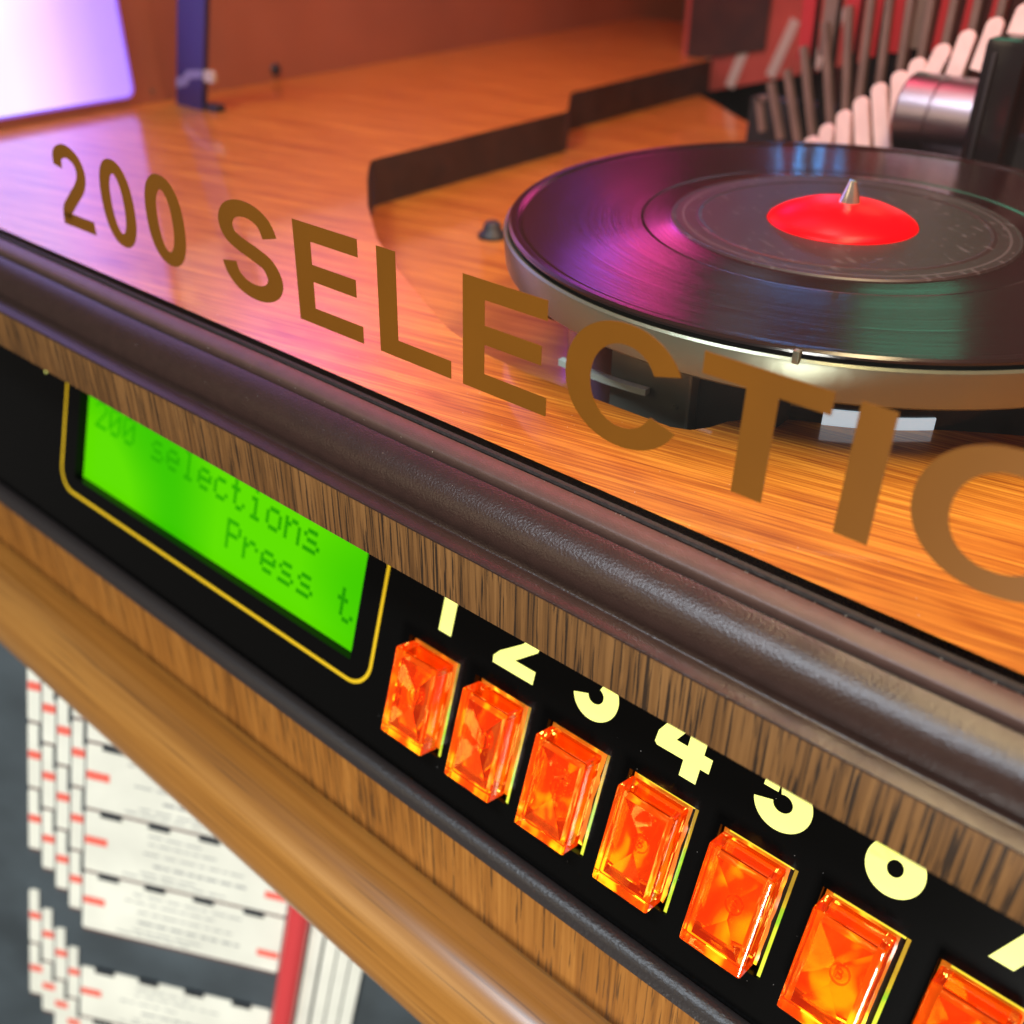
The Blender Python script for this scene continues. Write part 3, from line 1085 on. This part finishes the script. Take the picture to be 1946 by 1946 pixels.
def lens_mesh(x0, v0, x1, v1, seed):
    """hollow cap: outer box and a wavy cavity open at the back"""
    rnd = random.Random(seed)
    bm = bmesh.new()

    def add(bx, nb, nf, inner):
        ax, av, cx, cv = bx
        N, Mv = (2, 3) if inner else (1, 1)
        grid = {}
        for i in range(N + 1):
            for j in range(Mv + 1):
                x = ax + (cx - ax) * i / N
                v = av + (cv - av) * j / Mv
                n = nf + (rnd.uniform(-0.9, 0.5) if inner else 0)
                grid[i, j] = bm.verts.new(Vector(P(x, v, n)) * MM)
        back = {}
        for i in range(N + 1):
            for j in range(Mv + 1):
                if i in (0, N) or j in (0, Mv):
                    x = ax + (cx - ax) * i / N
                    v = av + (cv - av) * j / Mv
                    back[i, j] = bm.verts.new(Vector(P(x, v, nb)) * MM)
        fs = []
        for i in range(N):
            for j in range(Mv):
                fs.append(bm.faces.new((grid[i, j], grid[i + 1, j], grid[i + 1, j + 1], grid[i, j + 1])))
        for i in range(N):
            fs.append(bm.faces.new((grid[i, 0], back[i, 0], back[i + 1, 0], grid[i + 1, 0])))
            fs.append(bm.faces.new((grid[i, Mv], grid[i + 1, Mv], back[i + 1, Mv], back[i, Mv])))
        for j in range(Mv):
            fs.append(bm.faces.new((grid[0, j], grid[0, j + 1], back[0, j + 1], back[0, j])))
            fs.append(bm.faces.new((grid[N, j], back[N, j], back[N, j + 1], grid[N, j + 1])))
        ring = [back[i, 0] for i in range(N + 1)] + [back[N, j] for j in range(1, Mv + 1)] + [back[i, Mv] for i in range(N - 1, -1, -1)] + [back[0, j] for j in range(Mv - 1, 0, -1)]
        fs.append(bm.faces.new(ring[::-1]))
        return fs
    a = add((x0, v0, x1, v1), -1.2, 5.3, False)
    bmesh.ops.recalc_face_normals(bm, faces=a)
    es = {e for fc in a for e in fc.edges}
    bmesh.ops.bevel(bm, geom=list(es), offset=0.6 * MM, segments=3, affect='EDGES', profile=0.5)
    # hipped hollow inside: four facets that meet near the middle
    ix0, iv0, ix1, iv1 = x0 + 2.0, v0 + 2.6, x1 - 2.0, v1 - 2.6
    cxm, cvm = (x0 + x1) / 2 + rnd.uniform(-.5, .5), (v0 + v1) / 2 + rnd.uniform(-.8, .8)
    q = lambda x, v, n: bm.verts.new(Vector(P(x, v, n)) * MM)
    bk = [q(ix0, iv0, -1.0), q(ix1, iv0, -1.0), q(ix1, iv1, -1.0), q(ix0, iv1, -1.0)]
    fr = [q(ix0, iv0, 3.6), q(ix1, iv0, 3.6), q(ix1, iv1, 3.6), q(ix0, iv1, 3.6)]
    mid = [q(cxm, cvm - 2.4, 1.5), q(cxm, cvm + 2.4, 1.5)]
    b_ = [bm.faces.new((fr[0], fr[1], mid[0])), bm.faces.new((fr[1], fr[2], mid[1], mid[0])), bm.faces.new((fr[2], fr[3], mid[1])), bm.faces.new((fr[3], fr[0], mid[0], mid[1])),
          bm.faces.new(bk[::-1])]
    for i in range(4):
        j = (i + 1) % 4
        b_.append(bm.faces.new((bk[i], bk[j], fr[j], fr[i])))
    bmesh.ops.recalc_face_normals(bm, faces=b_)
    bmesh.ops.reverse_faces(bm, faces=b_)
    me = bpy.data.meshes.new('lens')
    bm.to_mesh(me)
    bm.free()
    me.materials.append(M['lens'])
    return me


names = ['button']
for k in range(NB):
    dx = PITCH * k
    x0, v0, x1, v1 = 37.0 + dx, 12.2, 51.8 + dx, 37.2
    def bar(name, xa, va, xb, vb, n0, n1, mat, parent):
        V = [P(xa, va, n0), P(xb, va, n0), P(xb, vb, n0), P(xa, vb, n0), P(xa, va, n1), P(xb, va, n1), P(xb, vb, n1), P(xa, vb, n1)]
        return mk(name, V, [(0, 1, 2, 3), (4, 5, 6, 7), (0, 1, 5, 4), (1, 2, 6, 5), (2, 3, 7, 6), (3, 0, 4, 7)], mat, parent)
    btn = bar('button', 53.4 + dx, 11.6, 54.15 + dx, 38.75, -2.0, -0.05, M['bezel'], JB)
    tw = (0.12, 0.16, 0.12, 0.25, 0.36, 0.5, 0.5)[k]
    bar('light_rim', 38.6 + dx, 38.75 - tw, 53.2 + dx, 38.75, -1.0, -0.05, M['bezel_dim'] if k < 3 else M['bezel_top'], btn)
    me = lens_mesh(x0, v0, x1, v1, 11 + k)
    ln = bpy.data.objects.new('lens', me)
    sc.collection.objects.link(ln)
    ln.parent = btn
    # crumpled lamp reflector behind the lens, lamp light and hot spots painted as emission
    rnd = random.Random(100 + k)
    V, F = [], []
    nx_, nv_ = 9, 13
    for i in range(nx_ + 1):
        for j in range(nv_ + 1):
            V.append(P(x0 - 0.3 + (x1 - x0 + 0.6) * i / nx_, v0 - 0.3 + (v1 - v0 + 0.6) * j / nv_, -2.2 + rnd.uniform(-0.5, 0.5)))
    for i in range(nx_):
        for j in range(nv_):
            a = i * (nv_ + 1) + j
            F.append((a, a + nv_ + 1, a + nv_ + 2, a + 1))
    mk('lamp_reflector', V, F, M['lamp_plate'], btn, smooth=True)
    # small moulded mark inside the cap
    cx, cv = x0 + 8.6, v0 + 14.4
    s = join2d(pen(arc(cx, cv, 1.9, 2.2, 0, 360, 24)[:-1], 0.16, 0.16, True), rect2d(cx - 0.7, cv - 1.1, cx - 0.4, cv + 1.1), pen(arc(cx - 0.4, cv + 0.55, 0.8, 0.5, -90, 90, 10), 0.14, 0.14), pen(arc(cx - 0.4, cv - 0.55, 0.9, 0.55, -90, 90, 10), 0.14, 0.14))
    plate('moulded_mark', s, P, 3.3, 3.75, M['lens'], btn)
    box_v = [P(36.4 + dx, 11, -3.6), P(54.2 + dx, 11, -3.6), P(54.2 + dx, 38.8, -3.6), P(36.4 + dx, 38.8, -3.6)]
    mk('button_well', box_v, [(0, 1, 2, 3)], M['void'], btn)

prism_x('panel_moulding', [(-13.3, -113.6), (-14.2, -112.75), (-15.4, -112.5), (-16.8, -112.75), (-18.0, -113.5), (-18.8, -114.6), (-19.2, -116.0), (-18.6, -116.4), (-10, -118.6)], XL, XR, M['mould2'], JB, ang=60)
prism_x('lower_rail', [(-18.75, -116.4), (-18.75, -141.2), (0, -141.2), (0, -118)], XL, XR, M['rail_low'], JB, ang=50)
cy, cz, rr = -24.0, -158.0, 16.9
lp = [(0, -141.3), (-18.6, -141.3)]
for i in range(0, 25):
    a = math.radians(92 + i * 7.4)
    lp.append((cy + rr * math.cos(a), cz + rr * math.sin(a)))
lp += [(0, cz - rr)]
prism_x('ledge', lp, XL, XR, M['ledge'], JB, ang=40)
box('rail_core', (XL, 6, -141.0), (XR, 26, -40.0), M['void'], JB)

# --- turntable
tt = lathe('turntable', [(0, 8.0), (84, 8.0), (86.6, 8.6), (87.6, 9.9), (88.3, 10.1), (88.75, 9.6), (88.8, 8.8), (88.2, 1.9), (87.6, 1.3), (80, 1.2), (0, 1.2)], (TC[0], TC[1], 0), M['steel'], JB, n=160)
lathe('hub', [(0, 16.8), (3.2, 16.75), (8, 16.3), (13, 15.1), (17, 13.4), (18.9, 12.2), (19.3, 11.5), (19.3, 8.0)], (TC[0], TC[1], 0), M['red_hub'], tt, n=96, ang=60)
lathe('spindle', [(0, 22.2), (0.9, 22.1), (1.15, 21.4), (2.9, 16.8), (2.9, 16.0)], (TC[0] + 0.6, TC[1] + 1.0, 0), M['cone'], tt, n=32, ang=50)
lathe('bearing_housing', [(70, 0.9), (70.5, 0.4), (70.5, -42), (60, -42)], (TC[0], TC[1], 0), M['gloss_black'], tt, n=96)


def cyl_patch(name, a0, a1, z0, z1, r, mat, parent, n=10):
    V, F = [], []
    for i in range(n + 1):
        a = math.radians(a0 + (a1 - a0) * i / n)
        for rr_ in (r, r + 0.5):
            for z in (z0, z1):
                V.append((TC[0] + rr_ * math.cos(a), TC[1] + rr_ * math.sin(a), z))
    for i in range(n):
        k = 4 * i
        F += [(k + 2, k + 3, k + 7, k + 6), (k, k + 1, k + 5, k + 4), (k + 1, k + 3, k + 7, k + 5), (k, k + 2, k + 6, k + 4)]
    F += [(0, 1, 3, 2), (4 * n, 4 * n + 1, 4 * n + 3, 4 * n + 2)]
    return mk(name, V, F, mat, parent)


lab_mat = plain('label_painted_glow', (0.75, 0.85, 0.95), 0.4, emis=(0.72, 0.88, 1.0), estr=0.55)  # brightness of labels and guide painted as emission; they are no lamps
cyl_patch('white_label', -64.2, -57.9, -13.5, -8.2, 70.6, lab_mat, tt)
cyl_patch('white_label', -57.4, -44.9, -13.5, -9.2, 70.6, lab_mat, tt)
cyl_patch('drive_band', -82, -64.5, -8.6, -6.6, 70.7, M['steel'], tt, 14)
box('locating_pin', (110.2, 35.3, 9.2), (111.6, 36.6, 12.0), M['steel'], tt, 0.2)

# record
rec = lathe('vinyl_record', [(44.4, 11.45), (46.5, 11.2), (51.5, 11.1), (52.5, 11.25), (83.8, 11.25), (85.2, 11.75), (86.8, 11.8), (87.5, 11.35), (87.5, 10.8), (86.8, 10.35), (84, 10.3), (44.4, 10.3)], (TC[0], TC[1], 0), M['vinyl'], None, n=192, ang=6)
tag(rec, 'black vinyl single with a dark label lying on the turntable around the red hub', 'record')
lathe('record_label', [(19.35, 11.75), (36.4, 11.75), (37.2, 11.95), (38.0, 11.75), (43.2, 11.75), (43.9, 11.9), (44.4, 11.5), (44.4, 10.9), (19.35, 10.9)], (TC[0], TC[1], 0), M['label'], rec, n=128, ang=6)

# knob on the lower deck
kb = lathe('stop_bumper', [(0, 6.2), (2.2, 6.0), (3.3, 4.6), (3.7, 2.6), (5.2, 1.6), (5.6, 0.5), (5.6, 0)], (-67.5, 145, ZL), M['rubber'], JB, n=32, ang=60)

# mechanism seen under the turntable through the letter C
mech = box('gripper_bracket', (60.5, 45.6, -40), (83.4, 46.6, -4.6), M['steel_dark'], JB, 0.25)
box('bracket_flange', (82.7, 44.2, -40), (83.7, 52.0, -4.4), M['steel_dark'], mech, 0.2)
V = []
for i in range(13):
    t = i / 12
    x = 46 + 26.4 * t
    y = 43.6 - 0.6 * t
    z = -12.9 - 0.9 * math.sin(t * 2.4) + 1.1 * t
    V += [(x, y, z - .9), (x, y + 1.8, z - .9), (x, y + 1.8, z + .7), (x, y, z + .7)]
F = [(0, 1, 2, 3), (48, 49, 50, 51)]
for i in range(12):
    k = 4 * i
    F += [(k + a, k + (a + 1) % 4, k + 4 + (a + 1) % 4, k + 4 + a) for a in range(4)]
mk('pickup_lever', V, F, plain('pale_metal', (0.80, 0.86, 0.74), 0.35, metal=0.0), mech)
box('motor_cover', (22, 56, -9.5), (82, 78, -1.0), M['gloss_black'], mech, 1.2)
box('black_shield', (83.9, 47, -60), (104, 60, -5.5), M['void'], mech, 0.3)
box('white_guide', (83.9, 47.5, -7.6), (88.0, 50.0, -4.4), lab_mat, mech, 0.3)
box('blue_guide', (88.1, 47.8, -7.0), (98.8, 50.2, -4.6), plain('blue_steel', (0.22, 0.33, 0.46), 0.3, metal=0.7), mech, 0.3)
lathe('screw', [(0, 0.9), (0.7, 0.7), (0.9, 0)], (79.2, 45.5, -15.0), M['steel'], mech, n=12)

# --- record magazine at the back right


def strip3d(name, x0, z0, x1, z1, wd, y, th, mat, parent, top_round=True, taper=1.0, lean=0.0):
    """flat tongue from (x0, z0) up to (x1, z1) with a rounded upper end"""
    dx, dz = x1 - x0, z1 - z0
    Ln = math.hypot(dx, dz)
    ux, uz = dx / Ln, dz / Ln
    nx, nz = -uz, ux
    h0, h1 = wd / 2, wd / 2 * taper
    pts = [(-h0, 0), (h0, 0)]
    if top_round:
        for i in range(9):
            a = math.pi * i / 8
            pts.append((h1 * math.cos(a), Ln - h1 + h1 * math.sin(a)))
    else:
        pts += [(h1, Ln), (-h1, Ln)]
    P2 = [(x0 - nx * a + ux * b_, z0 - nz * a + uz * b_) for a, b_ in pts]
    o = plate(name, poly2d(P2), lambda x, z, n: (x, y + n + (z - z0) * lean, z), 0, th, mat, parent)
    bm = bmesh.new()
    bm.from_mesh(o.data)
    bm.to_mesh(o.data)
    bm.free()
    return o


mag = box('record_magazine', (-60, 318, -80), (120, 330, -4), M['void'], JB)
teeth = [(2.1, -12, 3.5, -1.7), (8.8, -14, 8.7, 3.9), (17.6, -14, 14.2, 9.7), (27.2, -14, 19.7, 15.2), (34.4, -11, 25.6, 20.8), (36.5, 4.0, 32.5, 25.8), (38.0, 20.2, 38.9, 30.8), (43.9, 25.6, 47.1, 36.1), (52.0, 26.0, 54.2, 41.3), (60.0, 29.0, 62.5, 46.0), (68.0, 32.0, 71.0, 51.0)]
for i, (x0, z0, x1, z1) in enumerate(teeth):
    strip3d('divider_tooth', x0, z0, x1, z1, 5.6, 255 + 0.2 * i, 2.2, M['tooth'], mag, lean=0.0)
bars = [(-42.9, -14, -47.0, 0.6), (-33.3, -16, -42.1, 7.0), (-24.0, -18, -35.2, 13), (-17.3, -16, -29.0, 23), (-8.6, -15, -20.9, 33), (-3.0, -14, -11.4, 40), (1.2, -14, -2.4, 44), (9.0, -8, 5.1, 46), (16.2, -2, 13.6, 48), (23, 4, 22.0, 50), (31, 10, 31, 52), (40, 12, 40, 56), (49, 12, 49, 58), (58, 12, 58.5, 60), (67, 12, 68, 62), (76, 12, 78, 64)]
for i, (x0, z0, x1, z1) in enumerate(bars):
    strip3d('slot_bar', x0, z0, x1, z1, 2.7, 300, 3.0, M['bar'], mag, top_round=(i == 0))
strip3d('slot_bar', -47.2, -1.2, -43.2, 0.4, 2.4, 300, 3.0, M['bar'], mag)
# records standing between the bars, seen as dark edges with red labels higher up
for i in range(9):
    x = -26 + i * 9.2
    z = 22 + i * 1.5
    sr = strip3d('stored_record', x, -20, x - 5 + i * 0.6, 60, 5.4, 306, 2.0, M['gloss_black'], None, top_round=False)
    tag(sr, 'dark record with a red label standing in the magazine between the taupe bars', 'record', 'records stored in the magazine')
    strip3d('stored_label', x - 4.0 + i * .4, z - 5 + (i % 3), x - 5 + i * 0.6, z + 26, 5.8, 304.6, 1.0, M['red_label'] if i % 4 != 1 else M['bar'], sr, top_round=False)
# brick red index card with pale diagonal stripes
card = plate('index_card', poly2d([(-176, -36), (-120, -20.5), (-60, -3), (-60, 60), (-176, 60)]), lambda x, z, n: (x, 440 - n, z), 0, 1.5, M['brick'], mag)
for (xa, za, xb, zb) in [(-164.9, -33.1, -158.5, -8.5), (-141.0, -25.8, -131.0, 4.0), (-115.1, -17, -104, 14), (-88, -9, -77, 22)]:
    strip3d('index_stripe', xa, za, xb, zb, 6.0, 438.0, 0.4, M['pale'], mag, top_round=False)
plate('index_band', poly2d([(-172, -13), (-150, -10), (-120, -3), (-120, 40), (-172, 40)]), lambda x, z, n: (x, 437.2 - n, z), 0, 0.3, M['edge_wood'], mag)

# drum and arm of the gripper
drum = lathe('gripper_drum', [(0, -0.5), (10, 0), (13, 0.4), (14, 1.5), (14, 12), (13.4, 12.4), (13.4, 13.0), (14, 13.4), (14, 34), (0, 34)], (41.5, 247, 14.0), M['chrome'], JB, n=64, axis='X')
box('gripper_arm', (70.8, 225, -30), (84, 242, 44), M['gloss_black'], JB, 2.0)
box('arm_rail', (74.2, 223.6, -8), (75.4, 225, 40), M['rubber'], JB, 0.3)
box('arm_foot', (53.5, 231, -26), (72, 244, 1.0), M['gloss_black'], JB, 1.0)

# --- navy post at the left of the deck
post = thing('display_post', 'dark blue folded card with a pale smear standing on the deck by the left wall', 'card', (-269, 151, -12))
V = []
for z, sh in ((ZU + .02, 0), (72.0, 26.5)):
    V += [(-279.6 + sh, 150.3, z), (-258.3 + sh, 150.3, z), (-258.3 + sh, 153.2, z), (-279.6 + sh, 153.2, z)]
mk('card_body', V, [(0, 3, 2, 1), (4, 5, 6, 7), (0, 1, 5, 4), (1, 2, 6, 5), (2, 3, 7, 6), (3, 0, 4, 7)], M['navy'], post)
plate('pale_print', poly2d([(-277.0, -4.2), (-268, -2.2), (-264, 1.4), (-254, 3.0), (-253, 6.6), (-265, 5.2), (-271, 1.6), (-276.0, 0.4)]), lambda x, z, n: (x, 150.25 - n, z), 0.0, 0.15, plain('pale_print', (0.22, 0.2, 0.3), 0.5), post)
clip_o = plate('cream_clip', poly2d(rrect(-253.9, 1.5, -245.5, 6.5, 1.5)), lambda x, z, n: (x, 152.5 - n, z), 0.0, 2.0, plain('cream_plastic', (0.5, 0.42, 0.28), 0.5), post)
box('card_foot', (-258.0, 151.5, ZU + .02), (-248.5, 157, -9.0), M['rubber'], post, 0.4)

# ------------------------------------------------------------------ title strip pages under the ledge
H = Vector((.816, .545, -.19)).normalized()
Dn = Vector((-.10, -.21, -.97))
Dn = (Dn - H * Dn.dot(H)).normalized()
Nn = -H.cross(Dn)          # towards the viewer
if Nn.dot(CAM - Vector((-137, -35, -246))) < 0:
    Nn = -Nn
O3 = Vector((-137.19, -35.22, -246.32))


def page_pt(ox, ot, on):
    def fn(s, t, n):
        return tuple(O3 + H * (s + ox) + Dn * (t + ot) + Nn * (n + on))
    return fn


ROWS = ['topmost', 'second', 'third', 'fourth', 'fifth', 'sixth']
pages = [(0.0, 0.0, 0.0, 'main page', 'front'), (-7.4, -8.0, -2.4, 'middle column at its left', 'middle'), (-14.9, -15.5, -4.8, 'far left column', 'rear'), (-22.4, -23.0, -7.2, 'outermost column at the left edge', 'outer'), (-29.9, -30.5, -9.6, 'hindmost column beyond the left edge', 'last')]
for ip, (ox, ot, on, where, nm) in enumerate(pages):
    fn = page_pt(ox, ot, on)
    pg = thing('title_page', {0: 'front board of the title rack holding the widest white title strips under the ledge', 1: 'second board of the title rack showing only a narrow column beside the front board',
                              2: 'third board of the title rack, left of the second narrow column', 3: 'fourth board of the title rack at the left edge of the view',
                              4: 'hindmost board of the title rack, farthest to the left'}[ip], 'page', tuple(fn(40, 80, 0)), 'boards of the title rack')
    top = max(-84, -66 - ot) if ip > 1 else -84
    plate('page_board', rect2d(-1.0, top, 91.0, 128), fn, -1.6, -0.4, M['page'], pg)
    for r_ in range(6):
        t0 = -73.4 + 36.75 * r_ + (25 if r_ >= 4 else 0)
        if t0 < top - 20:
            continue
        for s0 in (6.8, 27.6, 49.4, 72.0):
            plate('retaining_clip', rect2d(s0, t0 - 1.0, s0 + 9.2, t0 + 2.0), fn, 0.35, 0.9, M['clip'], pg)
    for r_ in range(6):
        t0 = -73.4 + 36.75 * r_ + (25 if r_ >= 4 else 0)
        if t0 < top - 20:
            continue
        lab = f'{ROWS[r_]} white title strip from the top on the {where}' if ip else f'{ROWS[r_]} wide white title strip from the top on the main page'
        ts = plate('title_strip', poly2d(rrect(0, max(t0, top), 90.4, t0 + 36.0, 1.8, 3)), fn, -0.3, 0.1, M['card'], None)
        tag(ts, lab, 'title strip', 'title strips in the rack under the ledge')
        plate('card_edge', rect2d(0.4, t0 + 35.4, 90, t0 + 36.9), fn, -0.3, 0.14, M['card_edge'], ts)
        if ip:
            plate('dark_slot', rect2d(4.7, t0 - 0.3, 7.6, t0 + 12.5), fn, 0.13, 0.3, M['clip'], ts)
        plate('red_mark', rect2d(0.2, t0 + 14.9, 10.0, t0 + 19.3), fn, 0.14, 0.22, M['card_red'], ts)
        if ip == 0:
            plate('red_mark', rect2d(80.2, t0 + 22.5, 90.0, t0 + 26.6), fn, 0.14, 0.22, M['card_red'], ts)
            rnd = random.Random(50 + r_)
            parts = []
            for tt_, big in ((7, 0), (11.5, 0), (17.5, 0), (24.0, 1), (29.5, 0), (32.5, 0)):
                s = 28 + rnd.uniform(-4, 6) if big else 14 + rnd.uniform(0, 14)
                end = 72 if big else rnd.uniform(45, 72)
                while s < end:
                    wl_ = rnd.uniform(2.0, 7.5)
                    parts.append(rect2d(s, t0 + tt_ - (0.8 if big else 0.45), s + wl_, t0 + tt_ + (0.8 if big else 0.45)))
                    s += wl_ + rnd.uniform(0.8, 2.2)
            pr_ = plate('printed_lines', join2d(*parts), fn, 0.13, 0.17, M['print'], ts)
            pr_['kind'] = 'stuff'
fn = page_pt(0, 0, 0)
# red binding tube and the page beyond it
V, F = [], []
nseg, nl = 20, 2
for j in range(nl):
    t = -84 + 212 * j
    for i in range(nseg):
        a = 2 * math.pi * i / nseg
        V.append(fn(96.4 + 5.2 * math.cos(a), t, 1.2 + 4.2 * math.sin(a)))
for i in range(nseg):
    k = (i + 1) % nseg
    F.append((i, k, nseg + k, nseg + i))
F += [tuple(range(nseg)), tuple(range(nseg, 2 * nseg))]
tube = mk('binding_tube', V, F, M['spine'], None, smooth=False)
auto_smooth(tube, 60)
tag(tube, 'glossy red upright tube between the title strips and the folded pages', 'tube')
fp = thing('folded_page', 'folded white page with upright dark joints to the right of the red tube', 'page', tuple(fn(110, 80, -2)))
for i in range(4):
    s0 = 102.4 + 6.4 * i + (0.6 if i else 0)
    plate('page_fold', rect2d(s0, -84, s0 + 5.7, 128), fn, -3.0 - i * 0.4, -1.0 - i * 0.4, M['card'], fp)
rb = plate('rack_back', rect2d(-75, -72, 220, 190), page_pt(0, 0, -14), -2, 0, M['page'], None)
tag(rb, 'dark grey back panel of the title rack behind the pages', 'panel')

# ------------------------------------------------------------------ dust on the mouldings
V, F = [], []
rnd = random.Random(3)


def speck(p, r):
    k = len(V)
    x, y, z = p
    V.extend([(x + r, y, z), (x - r, y, z), (x, y + r, z), (x, y - r, z), (x, y, z + r), (x, y, z - r)])
    for a, b_, c_ in ((0, 2, 4), (2, 1, 4), (1, 3, 4), (3, 0, 4), (2, 0, 5), (1, 2, 5), (3, 1, 5), (0, 3, 5)):
        F.append((k + a, k + b_, k + c_))


for i in range(34):
    x = rnd.uniform(60, 185)
    speck((x, -1.3 - rnd.uniform(0, .3), -13.75), rnd.uniform(0.05, 0.16))
for i in range(40):
    x = rnd.uniform(-60, 180)
    y = rnd.uniform(-13, -7)
    import bisect
    ys = [(-6.8, -16.25), (-7.6, -16.45), (-9.2, -17.0), (-10.8, -17.85), (-12.2, -19.0), (-13.2, -20.3)]
    for (ya, za), (yb, zb) in zip(ys, ys[1:]):
        if yb <= y <= ya:
            z = za + (zb - za) * (y - ya) / (yb - ya)
            speck((x, y - 0.02, z + 0.03), rnd.uniform(0.04, 0.10))
for i in range(26):
    speck((rnd.uniform(-60, 180), -5.6 + rnd.uniform(-.3, .1), -15.35), rnd.uniform(0.05, 0.13))
for i in range(40):
    x, v = rnd.uniform(30, 190), rnd.uniform(3, 60)
    if not in_hole(x, v):
        speck(P(x, v, 0.03), rnd.uniform(0.04, 0.10))
for i in range(46):
    speck((rnd.uniform(-60, 175), rnd.uniform(2, 28), ZU + 0.03), rnd.uniform(0.05, 0.13))
d = mk('dust', V, F, M['dust'], None)
d['kind'] = 'stuff'
